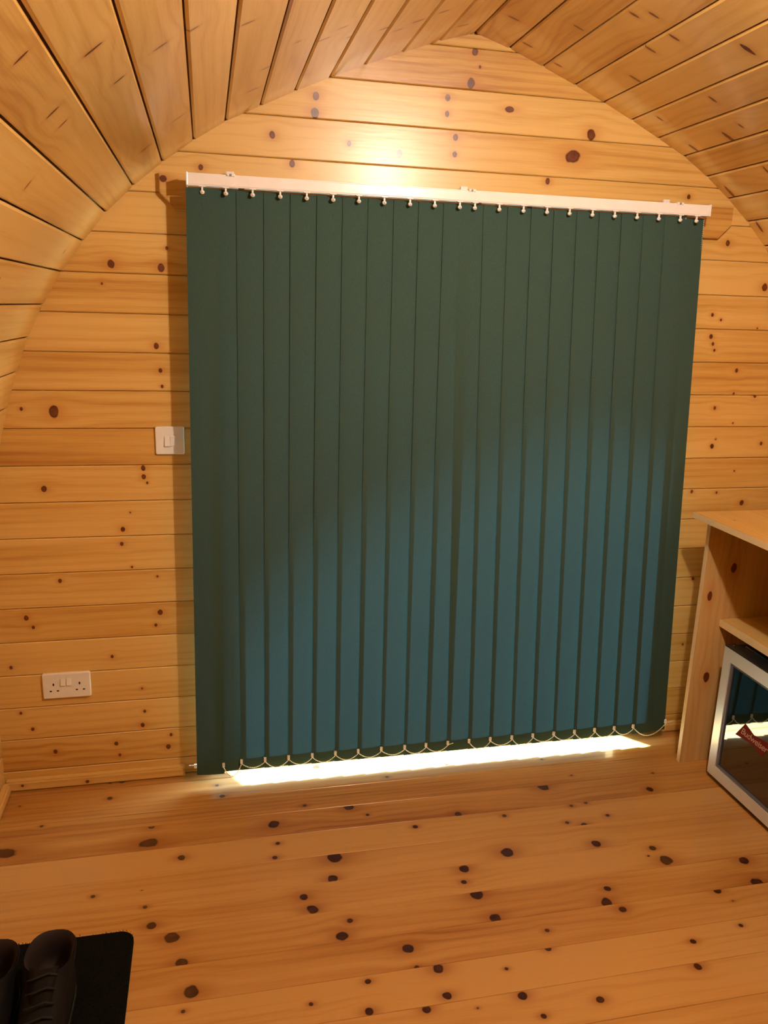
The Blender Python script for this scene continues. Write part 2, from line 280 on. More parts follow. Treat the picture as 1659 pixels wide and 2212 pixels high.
def glass(name, tint, refl):
    m, nt, out = new_mat(name); L = nt.links.new
    t = N(nt, 'ShaderNodeBsdfTransparent'); t.inputs[0].default_value = (*tint, 1)
    g = N(nt, 'ShaderNodeBsdfGlossy'); g.inputs['Roughness'].default_value = .02; g.inputs[0].default_value = (1, 1, 1, 1)
    fr = N(nt, 'ShaderNodeFresnel'); fr.inputs[0].default_value = 1.5
    geo = N(nt, 'ShaderNodeNewGeometry'); front = math_node(nt, 'SUBTRACT', 1.0, geo.outputs['Backfacing'])
    mx = N(nt, 'ShaderNodeMixShader'); L(math_node(nt, 'MULTIPLY', math_node(nt, 'MULTIPLY', fr.outputs[0], refl, clamp=True), front), mx.inputs[0]); L(t.outputs[0], mx.inputs[1]); L(g.outputs[0], mx.inputs[2]); L(mx.outputs[0], out.inputs[0])
    return m
M['glass'] = glass('door_glass', (.93, .95, .94), 1.0)
M['fridge_glass'] = glass('fridge_glass', (.42, .42, .44), 2.6)

# ------------------------------------------------------------------ planks
def plank_mesh(name, w, th, c, gap, lo, hi):
    """lo/hi: (x0, x1) at the lower and upper edge; face at local z=0, back at -th"""
    sec = [(-w / 2 + gap, -th), (-w / 2 + gap, -c), (-w / 2 + gap + c, 0), (w / 2 - gap - c, 0), (w / 2 - gap, -c), (w / 2 - gap, -th)]
    v = []
    for k in (0, 1):
        for y, z in sec:
            t = (y + w / 2) / w
            v.append((lo[k] + (hi[k] - lo[k]) * t, y, z))
    n = 6
    f = [tuple(range(n)), tuple(range(n, 2 * n))] + [(i, (i + 1) % n, n + (i + 1) % n, n + i) for i in range(n)]
    return mesh(name, v, f)
def set_knots(o, kind, ks=()):
    for i, k in enumerate(ks): o['k%d' % i] = [float(a) for a in k]
    o.data.materials.clear(); o.data.materials.append(wood(kind, len(ks)))
def frame(o, ax, ay):
    ax = Vector(ax).normalized(); ay = Vector(ay).normalized(); az = ax.cross(ay); m = Matrix.Identity(4)
    for i in range(3): m[i][0] = ax[i]; m[i][1] = ay[i]; m[i][2] = az[i]; m[i][3] = o[i]
    return m
def random_knots(n, x0, x1, w, rmin=.004, rmax=.012, e=1.0):
    return [(random.uniform(x0, x1), random.uniform(-.4, .4) * w, random.uniform(rmin, rmax), e) for _ in range(n)]

# floor
CRACKS = [(-1.025, -.208, .0011, 120), (-.389, -.214, .0011, 95), (-.043, -.222, .0010, 105), (.641, -.177, .0012, 50)]
floor = obj('floor', extrude_y('floor', [[(-1.53, -.08), (1.53, -.08), (1.53, -.0185), (-1.53, -.0185)]], Y_FRONT - .05, .055), M['shell'])
tag(floor, kind='structure')
yj = .061
while yj > Y_FRONT:
    y1, y0 = min(yj, 0.018), max(yj - PITCH, Y_FRONT)
    yc = (y0 + y1) / 2; w = y1 - y0
    me = plank_mesh('plank', w, .018, .0008, .0004, (-1.475, 1.475), (-1.475, 1.475))
    o = obj('plank', me, None, floor, frame((0, yc, 0), (1, 0, 0), (0, 1, 0)))
    ks = [(kx, ky - yc, r, e) for kx, ky, r, e in FLOOR_KNOTS + CRACKS if y0 <= ky < y1]
    ks.sort(key=lambda k: -k[2] * max(1, k[3] / 6))
    if not ks: ks = random_knots(3, -1.3, 1.3, w, .006, .018)
    set_knots(o, 'floor', ks[:10])
    yj -= PITCH

# ceiling and side walls: shell behind, planks inside
def offset(i, s, d):
    x, z = PROFILE[i]
    a = Vector(PROFILE[max(i - 1, 0)]); b = Vector(PROFILE[min(i + 1, len(PROFILE) - 1)])
    t = (b - a).normalized(); n = Vector((-t.y, t.x))            # outward for the right half
    if i == 0: n = Vector((0, 1))
    return (s * (x + n.x * d), z + n.y * d)
def shell(name, sides, i0, i1, y0, y1):
    polys = []
    for s in sides:
        for i in range(i0, i1):
            polys.append([offset(i, s, .0185), offset(i + 1, s, .0185), offset(i + 1, s, .06), offset(i, s, .06)])
    o = obj(name, extrude_y(name, polys, y0, y1), M['shell']); tag(o, kind='structure'); return o
OVERHANG = .515
ceiling = shell('ceiling', (-1, 1), 0, SPLIT, Y_FRONT, OVERHANG)
wall_left = shell('wall_left', (-1,), SPLIT, len(PROFILE) - 1, Y_FRONT, OVERHANG)
wall_right = shell('wall_right', (1,), SPLIT, len(PROFILE) - 1, Y_FRONT, OVERHANG)
for s in (-1, 1):
    for i in range(len(PROFILE) - 1):
        a = Vector((s * PROFILE[i][0], 0, PROFILE[i][1])); b = Vector((s * PROFILE[i + 1][0], 0, PROFILE[i + 1][1]))
        w = (b - a).length; c = (a + b) / 2
        par = ceiling if i < SPLIT else (wall_left if s < 0 else wall_right)
        sg = -1 if s < 0 else 1                                   # local X = sg * world y
        x0, x1 = sorted((sg * 0.0, sg * Y_FRONT))
        me = plank_mesh('plank', w, .018, .0045, .0018, (x0, x1), (x0, x1))
        o = obj('plank', me, None, par, frame(c, (0, sg, 0), b - a))
        ks = [(sg * ky, kv, r * 1.5, e * .6) for idx, ky, kv, r, e in CEIL_KNOTS if idx == s * (i + 1)][:3]
        ks += [(sg * random.uniform(-4.0, -1.3), random.uniform(-.04, .04), random.uniform(.006, .014), random.uniform(.3, .7)) for _ in range(1)]
        if not any(idx == s * (i + 1) for idx, *_ in CEIL_KNOTS): ks += [(sg * random.uniform(-1.2, -.1), random.uniform(-.03, .03), random.uniform(.006, .010), .5)]
        set_knots(o, 'ceil', ks[:4])

# end wall in view (door opening in its middle)
DX, DZ = .83, .062 + 15 * PITCH
def side_poly(s, z0, z1, x_in, extra):
    zs = [z0] + sorted(z for x, z in PROFILE if z0 < z < z1) + [z1]
    return [(s * x_in, z0)] + [(s * (half_width(z) + extra), z) for z in zs] + [(s * x_in, z1)]
wall_back = obj('wall_back', extrude_y('wall_back', [side_poly(-1, 0, DZ, DX, .05), side_poly(1, 0, DZ, DX, .05),
    [(0, 2.425)] + [(s * (half_width(z) + .05), z) for s, zs in ((-1, sorted((z for x, z in PROFILE if DZ < z < 2.36), reverse=True) + [DZ]), (1, [DZ] + sorted(z for x, z in PROFILE if DZ < z < 2.36))) for z in zs]],
    .0185, .055), M['shell'])
tag(wall_back, kind='structure')
def wall_rows(parent, yface, door, flip):
    k = -1
    while True:
        z0 = .062 + k * PITCH; z1 = z0 + PITCH; k += 1
        lo_z, hi_z = max(z0, 0.0), min(z1, 2.36)
        if lo_z >= 2.36: break
        zc = (lo_z + hi_z) / 2; w = hi_z - lo_z
        wl, wh = half_width(lo_z) + .014, half_width(hi_z) + .014
        if hi_z >= 2.359: wh = .02
        spans = [((-wl, wl), (-wh, wh))] if not (door and lo_z < DZ - .01) else [((-wl, -DX), (-wh, -DX)), ((DX, wl), (DX, wh))]
        for lo, hi in spans:
            if flip: lo, hi = (-lo[1], -lo[0]), (-hi[1], -hi[0])
            me = plank_mesh('plank', w, .018, .0028, .0006, lo, hi)
            o = obj('plank', me, None, parent, frame((0, yface, zc), (-1 if flip else 1, 0, 0), (0, 0, 1)))
            if flip: set_knots(o, 'wall', random_knots(2, -1.2, 1.2, w)); continue
            xa, xb = min(lo[0], hi[0]), max(lo[1], hi[1])
            ks = [(kx, kz - zc, r, e * .8 if e == 1 else e) for kx, kz, r, e in WALL_KNOTS if lo_z <= kz < hi_z and xa < kx < xb]
            ks.sort(key=lambda q: -q[2]); set_knots(o, 'wall', ks[:6])
wall_rows(wall_back, 0.0, True, False)
wall_front = obj('wall_front', extrude_y('wall_front', [[(s * (half_width(z) + .05), z) for s, zs in ((1, [0] + sorted(z for x, z in PROFILE if z > 0)), (-1, sorted((z for x, z in PROFILE if 0 < z < 2.36), reverse=True) + [0])) for z in zs]],
    Y_FRONT - .055, Y_FRONT - .0185), M['shell'])
tag(wall_front, kind='structure')
wall_rows(wall_front, Y_FRONT, False, True)

# header board above the door, clipped lower corners
hd = [(-.917, 1.922), (-.917, 1.868), (-.874, 1.825), (.874, 1.825), (.917, 1.868), (.917, 1.922)]
def lumber(name, outline_uv, th, m, mat, parent=None, bevel=.002):
    """flat board from a local (u,v) outline, face at local z=0"""
    bm = bmesh.new(); vs = [bm.verts.new((u, v, 0)) for u, v in outline_uv]; f = bm.faces.new(vs)
    r = bmesh.ops.extrude_face_region(bm, geom=[f]); bmesh.ops.translate(bm, verts=[g for g in r['geom'] if isinstance(g, bmesh.types.BMVert)], vec=(0, 0, -th))
    if bevel: bmesh.ops.bevel(bm, geom=[e for e in bm.edges if all(abs(v.co.z) < 1e-6 for v in e.verts)], offset=bevel, segments=2, affect='EDGES')
    return obj(name, bm_mesh(name, bm), mat, parent, m)
trim = lumber('trim_1', [(u, v - 1.87) for u, v in hd], .02, frame((0, -.02, 1.87), (1, 0, 0), (0, 0, 1)), None)
tag(trim, kind='structure'); set_knots(trim, 'wall', [(-.905, .035, .010, 1.0), (.2, .01, .012, 1)])
# baseboards
for nm, x0, x1 in (('baseboard_back', -1.470, -.905), ('baseboard_back', .905, 1.470)):
    b = lumber(nm, [(x0, 0), (x1, 0), (x1, .036), (x0, .036)], .022, frame((0, -.022, 0), (1, 0, 0), (0, 0, 1)), None, bevel=.006); tag(b, kind='structure')
    set_knots(b, 'wall', [(-1.22, .016, .006, 1.0), (-1.42, .022, .005, 1)])
for nm, s in (('baseboard_left', -1), ('baseboard_right', 1)):
    x = s * 1.455; sg = -1 if s < 0 else 1
    x0, x1 = sorted((sg * -.024, sg * (Y_FRONT + .02)))
    ay = (0, 0, -1)
    b = lumber(nm, [(x0, -.036), (x1, -.036), (x1, 0), (x0, 0)], .021, frame((x, 0, 0), (0, sg, 0), (0, 0, -1)), None, bevel=.006); set_knots(b, 'wall')
    tag(b, kind='structure')

# ------------------------------------------------------------------ glazed double door behind the blind
door = empty('door_1', (0, .02, 0)); tag(door, kind='structure')
def dbox(name, lo, hi, mat, bevel=.003, par=None):
    return box(name, lo, hi, mat, par or door, bevel)
DL, DR = -.815, .71                                       # clear opening, the frame is wider on the hinge side
for x0, x1 in ((-DX, DL), (DR, DX)):
    dbox('door_jamb', (x0, -.018, 0), (x1, .036, DZ), M['shell'])
dbox('door_head', (DL, -.02, DZ - .05), (DR, .06, DZ), M['shell'])
dbox('threshold', (DL, -.028, 0), (DR, .09, .012), M['upvc'])
for s in (-1, 1):
    a, b = (DL + .002, -.043) if s < 0 else (-.037, DR - .002)
    lf = dbox('door_leaf', (a, .005, .014), (b, .045, .060), M['shell'])
    dbox('top_rail', (a, .005, DZ - .14), (b, .045, DZ - .052), M['upvc'], par=lf)
    dbox('pane', (a, .020, .058), (b, .030, DZ - .13), M['glass'], 0, par=lf)
hv, hf = [], []                                          # added unseen green screen, keeps the low sky out of floor reflections
for i in range(41):
    for j in range(9):
        k = j / 8; hv.append((-14 + .7 * i, 4.6 + .3 * math.sin(i * 2.1 + j) + .9 * k * k, -.1 + 4.6 * k + .15 * math.sin(i * 1.7)))
for i in range(40):
    for j in range(8):
        q = i * 9 + j; hf.append((q, q + 1, q + 10, q + 9))
sky_blocker = obj('sky_blocker', mesh('sky_blocker', hv, hf), M['sky_blocker']); so_ = sky_blocker.modifiers.new('thickness', 'SOLIDIFY'); so_.thickness = 1.2; so_.offset = 1; tag(sky_blocker, kind='structure')
ground = box('ground', (-14, .06, -.30), (14, 18, -.06), M['ground']); tag(ground, kind='structure')

# ------------------------------------------------------------------ vertical blind
YS = -.085
TOPC = [-0.798, -0.734, -0.66, -0.583, -0.508, -0.432, -0.357, -0.282, -0.205, -0.13, -0.053, -0.006, 0.071, 0.148, 0.224, 0.298, 0.374, 0.449, 0.525, 0.6, 0.675, 0.732]
BOTL = [-0.863, -0.795, -0.719, -0.644, -0.567, -0.485, -0.405, -0.327, -0.241, -0.15, -0.078, 0.002, 0.079, 0.156, 0.242, 0.324, 0.411, 0.495, 0.575, 0.654, 0.725, 0.782]
for _k in range(3, 20):                     # the chain keeps the slats nearly evenly spaced
    BOTL[_k] = .3 * BOTL[_k] + .7 * (-.719 + (_k - 2) * (.725 + .719) / 18)
SW, ZT, ZB = .0895, 1.876, .047
blind = empty('vertical_blind', (0, 0, 1.9))
tag(blind, 'dark green vertical fabric blind hanging from a white rail over the door', 'blind')
BI = Matrix.Translation((0, 0, -1.9))
def bpart(name, me, mat, par=None):
    if par is not None: return obj(name, me, mat, par)
    o = obj(name, me, mat, blind); o.matrix_local = BI; return o
bm = bmesh.new()
add_box(bm, (-.838, -.110, 1.883), (.770, -.066, 1.911), .002)
add_box(bm, (-.838, -.107, 1.909), (.770, -.070, 1.9135), .001)
add_box(bm, (-.836, -.108, 1.8805), (.768, -.100, 1.884), .0008)
bpart('headrail', bm_mesh('headrail', bm), M['rail'])
for x0, x1 in ((-.841, -.836), (.768, .775)):
    bm = bmesh.new(); add_box(bm, (x0, -.112, 1.880), (x1, -.064, 1.915), .0015); bpart('end_cap', bm_mesh('end_cap', bm), M['rail'])
for bx in (-.719, -.019, .665):
    bm = bmesh.new()
    add_box(bm, (bx - .011, -.113, 1.909), (bx + .011, -.02, 1.9165), .0015)
    add_box(bm, (bx - .011, -.028, 1.890), (bx + .011, -.0195, 1.934), .001)
    br = bpart('bracket', bm_mesh('bracket', bm), M['rail'])
    bm = bmesh.new(); bmesh.ops.create_cone(bm, cap_ends=True, segments=12, radius1=.0035, radius2=.003, depth=.004, matrix=Matrix.Translation((bx - .001, -.1135, 1.9125)) @ Matrix.Rotation(math.pi / 2, 4, 'X'))
    bpart('screw', bm_mesh('screw', bm), M['grey'], br)
# carriers
bm = bmesh.new()
add_box(bm, (-.009, -.006, -.003), (.009, .006, .001), .0008)
add_box(bm, (-.0025, -.003, -.014), (.0025, .003, -.003), .0006)
bmesh.ops.create_uvsphere(bm, u_segments=12, v_segments=8, radius=.0066, matrix=Matrix.Translation((0, -.001, -.0165)) @ Matrix.Diagonal((1, .8, .85, 1)))
bmesh.ops.create_cone(bm, cap_ends=True, segments=12, radius1=.0025, radius2=.0025, depth=.002, matrix=Matrix.Translation((.001, -.0068, -.0165)) @ Matrix.Rotation(math.pi / 2, 4, 'X'))
CARR = bm_mesh('carrier', bm, True); CARR.materials.append(M['bead'])
front_pts = []
for i, (xt, xb) in enumerate(zip(TOPC, BOTL)):
    first, last = i == 0, i == len(TOPC) - 1
    phi = math.radians(4.5 + random.uniform(-1, 1)); cy = YS
    if first: phi = math.radians(-4); cy = YS - .012
    if last: phi = math.radians(4); cy = YS + .008
    sw_ = .089 if first or last else SW
    cb = xb + sw_ / 2 * math.cos(phi)
    # fabric: 5 columns, 14 rows, slight belly
    nx, nz = 6, 16; v = []; f = []
    for r in range(nz + 1):
        t = r / nz; z = ZT + (ZB - ZT) * t
        cx = xt + (cb - xt) * t; ph = phi * (.75 + .35 * t)
        for c in range(nx + 1):
            q = (c / nx - .5) * sw_
            belly = -.0022 * (1 - (2 * c / nx - 1) ** 2)
            v.append((cx + q * math.cos(ph) - belly * math.sin(ph), cy + q * math.sin(ph) + belly * math.cos(ph), z))
    for r in range(nz):
        for c in range(nx):
            a = r * (nx + 1) + c; f.append((a, a + 1, a + nx + 2, a + nx + 1))
    sl = bpart('slat', mesh('slat', v, f, True), M['fabric'])
    # doubled hem holding the bottom weight, and the hem at the top
    def strip(name, z0, z1, dy, mat):
        vv = []
        for z in (z0, z1):
            t = (ZT - z) / (ZT - ZB); cx = xt + (cb - xt) * t; ph = phi * (.75 + .35 * t)
            for e_ in (-1, 1):
                for k in (0, .0016):
                    vv.append((cx + e_ * (sw_ / 2 - .0015) * math.cos(ph), cy + e_ * (sw_ / 2 - .0015) * math.sin(ph) + dy + k, z))
        ff = [(0, 1, 3, 2), (4, 5, 7, 6), (0, 1, 5, 4), (2, 3, 7, 6), (0, 2, 6, 4), (1, 3, 7, 5)]
        return bpart(name, mesh(name, vv, ff), mat, sl)
    strip('bottom_hem', ZB + .001, ZB + .046, .0008, M['fabric'])
    strip('top_hem', ZT - .030, ZT, .0008, M['fabric'])
    # carrier in the rail
    ca = obj('carrier', CARR, None, blind); ca.matrix_local = Matrix.Translation((xt, -.1015, 1.8815 - 1.9))
    # clip that takes the bead chain, front corner
    ex = -1
    if first: ex = 1
    if last: ex = 1
    kx = cb + ex * (sw_ / 2 - .002) * math.cos(phi * 1.1); ky = cy + ex * (sw_ / 2 - .002) * math.sin(phi * 1.1)
    if i == 1: continue
    bm = bmesh.new(); add_box(bm, (kx - .004, ky - .005, ZB + .026), (kx + .004, ky + .002, ZB + .041), .001)
    bpart('chain_clip', bm_mesh('chain_clip', bm), M['bead'], sl)
    front_pts.append((i, Vector((kx, ky - .006, ZB + .029))))
def beads(pts, r=.0022, step=.0058, link=.0008):
    bm = bmesh.new(); acc = 0.0; last_p = None
    add_tube(bm, pts, link, 5)
    for a, b in zip(pts, pts[1:]):
        a, b = Vector(a), Vector(b); d = (b - a).length; s = acc
        while s < d:
            add_ball(bm, a + (b - a) * (s / d), r); s += step
        acc = s - d
    return bm_mesh('bead_chain', bm, True)
def sag(a, b, drop, n=14):
    return [a.lerp(b, k / n) + Vector((0, -.002, -drop * 4 * (k / n) * (1 - k / n))) for k in range(n + 1)]
for (i, a), (j, b) in zip(front_pts, front_pts[1:]):
    if i == 11: continue
    drop = random.uniform(.018, .028)
    if i == 0 or j == 21: drop = .040
    bpart('bead_chain', beads(sag(a, b, drop)), M['bead'])
for p, dx in ((front_pts[-1][1], .022), (dict(front_pts)[11], .018)):
    bpart('bead_chain', beads([p, p + Vector((dx, -.004, .007))]), M['bead'])
p = Vector((-.868, YS - .006, ZB + .035))
bm = bmesh.new(); add_box(bm, (p.x - .004, p.y - .002, p.z - .010), (p.x + .006, p.y + .004, p.z + .004), .001); bpart('chain_clip', bm_mesh('chain_clip', bm), M['bead'])
bpart('bead_chain', beads([p, p + Vector((-.022, -.003, .004))]), M['bead'])
# control chain loop at the right end of the rail
bpart('control_chain', beads([(.777, -.074, 1.882), (.780, -.072, 1.5), (.782, -.070, .95), (.785, -.064, .94), (.787, -.060, .95), (.784, -.060, 1.5), (.781, -.060, 1.882)], .0020, .0056), M['bead'])
for gx in (-.69, .012, .70):
    bm = bmesh.new(); add_box(bm, (gx - .008, -.085, 1.870), (gx + .008, -.080, 1.884), .001); bpart('spacer', bm_mesh('spacer', bm), M['grey'])

# ------------------------------------------------------------------ light switch and socket
def rounded_plate(w, h, d, r, soft=.003):
    bm = bmesh.new(); vs = []
    for cx, cz, a0 in ((w / 2 - r, h / 2 - r, 0), (-w / 2 + r, h / 2 - r, 90), (-w / 2 + r, -h / 2 + r, 180), (w / 2 - r, -h / 2 + r, 270)):
        for k in range(5):
            a = math.radians(a0 + 90 * k / 4); vs.append(bm.verts.new((cx + r * math.cos(a), 0, cz + r * math.sin(a))))
    f = bm.faces.new(vs); r_ = bmesh.ops.extrude_face_region(bm, geom=[f]); nv = [g for g in r_['geom'] if isinstance(g, bmesh.types.BMVert)]
    bmesh.ops.translate(bm, verts=nv, vec=(0, -d, 0))
    bmesh.ops.bevel(bm, geom=[e for e in bm.edges if all(v.co.y < -d + 1e-5 for v in e.verts)], offset=soft, segments=3, affect='EDGES', profile=.5)
    return bm_mesh('plate', bm)
def rocker(w, h, d, tilt):
    bm = bmesh.new(); v = []
    a, b = (d, d * .35) if tilt > 0 else (d * .35, d)
    for y in (0, 1):
        for x, z, dd in ((-w / 2, -h / 2, a), (w / 2, -h / 2, a), (w / 2, h / 2, b), (-w / 2, h / 2, b)): v.append((x, -dd * y, z))
    return mesh('rocker', v, [(0, 1, 2, 3), (4, 5, 6, 7), (0, 1, 5, 4), (1, 2, 6, 5), (2, 3, 7, 6), (3, 0, 4, 7)])
sw = empty('light_switch', (-.914, 0, 1.156)); tag(sw, 'white square double light switch on the pine wall beside the blind', 'light switch')
obj('plate', rounded_plate(.086, .086, .009, .005), M['white'], sw)
for x, t in ((-.0082, 1), (.0082, -1)):
    o = obj('rocker', rocker(.0158, .031, .0068, t), M['white'], sw); o.location = (x + .001, -.0088, -.001)
so = empty('power_socket', (-1.264, 0, .362)); tag(so, 'white double power socket low on the pine wall', 'power socket')
obj('plate', rounded_plate(.146, .086, .010, .005), M['white'], so)
def su(u, v): return (u - .073, .043 - v)
for u in (.0628, .0808):
    o = obj('rocker', rocker(.0135, .0215, .0060, 1), M['white'], so); x, z = su(u, .029); o.location = (x, -.0098, z)
for u, v, w, h in ((.0333, .0372, .0045, .0082), (.1125, .0368, .0045, .0082), (.024, .0598, .0068, .0042), (.0457, .0594, .0068, .0042), (.1033, .0590, .0068, .0042), (.125, .0588, .0068, .0042)):
    x, z = su(u, v); box('pin_slot', (x - w / 2, -.0103, z - h / 2), (x + w / 2, -.006, z + h / 2), M['slot'], so)
for u, v in ((.0146, .044), (.1315, .0425)):
    x, z = su(u, v); bm = bmesh.new(); bmesh.ops.create_cone(bm, cap_ends=True, segments=14, radius1=.0036, radius2=.003, depth=.002, matrix=Matrix.Translation((x, -.0103, z)) @ Matrix.Rotation(math.pi / 2, 4, 'X'))
    obj('screw_cap', bm_mesh('screw_cap', bm), M['white'], so)

# ------------------------------------------------------------------ open pine cabinet, worktop, fridge
cab = empty('counter_cabinet', (1.13, -.6, 0)); tag(cab, 'open pine cabinet with a shelf along the side wall, housing the small fridge', 'cabinet')
def cpart(name, outline, th, fr, mat, knots=()):
    o = lumber(name, outline, th, Matrix.Translation((-1.13, .6, 0)) @ fr, None, cab, .0015); set_knots(o, mat, knots); return o
for y, kn in ((-.228, [(.739, -.953, .013, 1.4), (.641, -.875, .010, 2.0), (.335, -.905, .013, 1.6)]), (-1.0, ()), (-1.6, ())):
    sp_ = cpart('side_panel', [(0, -.844), (.915, -.844), (.915, -1.415), (0, -1.415)], .018, frame((0, y, 0), (0, 0, 1), (-1, 0, 0)), 'cabinet', kn)
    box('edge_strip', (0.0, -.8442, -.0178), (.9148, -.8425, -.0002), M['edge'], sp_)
for ya, yb in ((-.982 + .0, -.228), (-1.582, -1.0)):
    sh_ = cpart('shelf', [(ya, -.928), (yb, -.928), (yb, -1.41), (ya, -1.41)], .026, frame((0, 0, .554), (0, 1, 0), (-1, 0, 0)), 'worktop')
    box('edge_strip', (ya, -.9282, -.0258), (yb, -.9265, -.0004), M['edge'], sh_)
cpart('back_panel', [(-1.582, .0), (-.228, .0), (-.228, .915), (-1.582, .915)], .006, frame((1.412, 0, 0), (0, -1, 0), (0, 0, 1)) @ Matrix.Diagonal((-1, 1, -1, 1)), 'cabinet')
wt = lumber('worktop', [(-.80 + .6, -.79), (-.80 + .6, -1.418), (-1.62, -1.418), (-1.62, -.79)], .021, frame((0, 0, .936), (0, 1, 0), (-1, 0, 0)), None, None, .0025)
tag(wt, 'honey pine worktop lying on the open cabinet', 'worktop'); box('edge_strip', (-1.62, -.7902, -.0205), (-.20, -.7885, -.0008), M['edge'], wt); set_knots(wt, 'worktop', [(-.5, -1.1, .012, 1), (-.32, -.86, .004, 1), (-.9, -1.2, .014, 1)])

fx, fy0, fy1, fz0, fz1 = .891, -.322, -.762, .020, .497
fr = empty('mini_fridge', (1.1, -.54, 0)); tag(fr, 'small black drinks fridge with a silver framed glass door under the shelf', 'fridge')
FI = Matrix.Translation((-1.1, .54, 0))
def fpart(name, me, mat, par=None):
    if par is not None: return obj(name, me, mat, par)
    o = obj(name, me, mat, fr); o.matrix_local = FI; return o
bm = bmesh.new()
add_box(bm, (.936, fy1, fz0), (1.36, fy1 + .03, fz1), .002); add_box(bm, (.936, fy0 - .03, fz0), (1.36, fy0, fz1), .002)
add_box(bm, (.936, fy1 + .03, fz1 - .03), (1.36, fy0 - .03, fz1)); add_box(bm, (.936, fy1 + .03, fz0), (1.36, fy0 - .03, fz0 + .04)); add_box(bm, (1.33, fy1 + .03, fz0 + .04), (1.36, fy0 - .03, fz1 - .03))
fpart('body', bm_mesh('body', bm), M['dark'])
bm = bmesh.new(); add_box(bm, (1.322, fy1 + .031, fz0 + .041), (1.329, fy0 - .031, fz1 - .031)); fpart('liner', bm_mesh('liner', bm), M['interior'])
for z in (.17, .31):
    bm = bmesh.new()
    for k in range(12):
        y = fy0 - .035 - k * (.37 / 11); add_tube(bm, [(.96, y, z), (1.31, y, z)], .0014, 6)
    for x in (.96, 1.13, 1.31): add_tube(bm, [(x, fy0 - .031, z - .002), (x, fy1 + .031, z - .002)], .0022, 6)
    fpart('wire_shelf', bm_mesh('wire_shelf', bm), M['chrome'])
# door frame, mitred
ow, oh, oz = .037, .045, .042
o4 = [(fy0, fz0), (fy1, fz0), (fy1, fz1), (fy0, fz1)]; i4 = [(fy0 - ow, fz0 + oz), (fy1 + ow, fz0 + oz), (fy1 + ow, fz1 - oh), (fy0 - ow, fz1 - oh)]
dfr = None
for k in range(4):
    q = [o4[k], o4[(k + 1) % 4], i4[(k + 1) % 4], i4[k]]
    me = mesh('door_frame', [(fx, y, z) for y, z in q] + [(fx + .036, y, z) for y, z in q], [(0, 1, 2, 3), (4, 5, 6, 7), (0, 1, 5, 4), (1, 2, 6, 5), (2, 3, 7, 6), (3, 0, 4, 7)])
    o = fpart('door_frame', me, M['silver'])
    if dfr is None: dfr = o
bm = bmesh.new()
a, b, c, d = fy0 - ow, fy1 + ow, fz0 + oz, fz1 - oh
add_box(bm, (fx + .004, a - .009, c), (fx + .03, a, d)); add_box(bm, (fx + .004, b, c), (fx + .03, b + .009, d)); add_box(bm, (fx + .004, b + .009, c), (fx + .03, a - .009, c + .009)); add_box(bm, (fx + .004, b + .009, d - .009), (fx + .03, a - .009, d))
fpart('gasket', bm_mesh('gasket', bm), M['gasket'])
bm = bmesh.new(); add_box(bm, (fx + .009, b + .008, c + .008), (fx + .012, a - .008, d - .008)); gl = fpart('glass_pane', bm_mesh('glass_pane', bm), M['fridge_glass'])
bm = bmesh.new(); add_box(bm, (fx + .024, b + .008, c + .008), (fx + .027, a - .008, d - .008)); fpart('glass_pane', bm_mesh('glass_pane', bm), M['fridge_glass'])
bm = bmesh.new(); add_box(bm, (fx, fy1, fz1), (fx + .036, fy0, fz1 + .004), .001); add_box(bm, (fx + .037, fy1, fz0), (fx + .0445, fy0, fz1)); fpart('door_cap', bm_mesh('door_cap', bm), M['dark'])
bm = bmesh.new(); add_box(bm, (.950, fy1 + .04, fz1 - .0005), (.956, fy0 - .025, fz1 + .004), .001); fpart('chrome_strip', bm_mesh('chrome_strip', bm), M['chrome'])
bm = bmesh.new(); bmesh.ops.create_cone(bm, cap_ends=True, segments=12, radius1=.004, radius2=.004, depth=.004, matrix=Matrix.Translation((fx + .02, fy0 - .018, fz1 + .005))); fpart('hinge_pin', bm_mesh('hinge_pin', bm), M['chrome'])
for x in (.97, 1.32):
    for y in (fy0 - .04, fy1 + .04):
        bm = bmesh.new(); bmesh.ops.create_cone(bm, cap_ends=True, segments=14, radius1=.014, radius2=.016, depth=.024, matrix=Matrix.Translation((x, y, .012))); fpart('foot', bm_mesh('foot', bm), M['dark'])
# printed bow tie emblem on the glass with its lettering
bt = [(-.465, .283), (-.5105, .267), (-.597, .279), (-.557, .218), (-.5115, .234), (-.425, .222)]
lx = fx + .0086
me = mesh('emblem', [(lx, y, z) for y, z in bt] + [(lx - .0004, y, z) for y, z in bt], [(0, 1, 2, 3, 4, 5), (6, 7, 8, 9, 10, 11)] + [(k, (k + 1) % 6, 6 + (k + 1) % 6, 6 + k) for k in range(6)])
em = fpart('emblem', me, M['red'], gl)
cu = bpy.data.curves.new('lettering', 'FONT'); cu.body = 'Budweiser'; cu.size = .033; cu.shear = .35; cu.align_x = 'CENTER'; cu.space_character = .92; cu.extrude = .0002
to = bpy.data.objects.new('lettering_source', cu); COL.objects.link(to)
bpy.context.view_layer.update()
me = bpy.data.meshes.new_from_object(to.evaluated_get(bpy.context.evaluated_depsgraph_get())); bpy.data.objects.remove(to)
me.materials.clear(); me.materials.append(M['cream'])
lt = obj('lettering', me, None, gl); lt.matrix_local = frame((lx - .0008, -.513, .241), (0, -1, 0), (0, 0, 1))

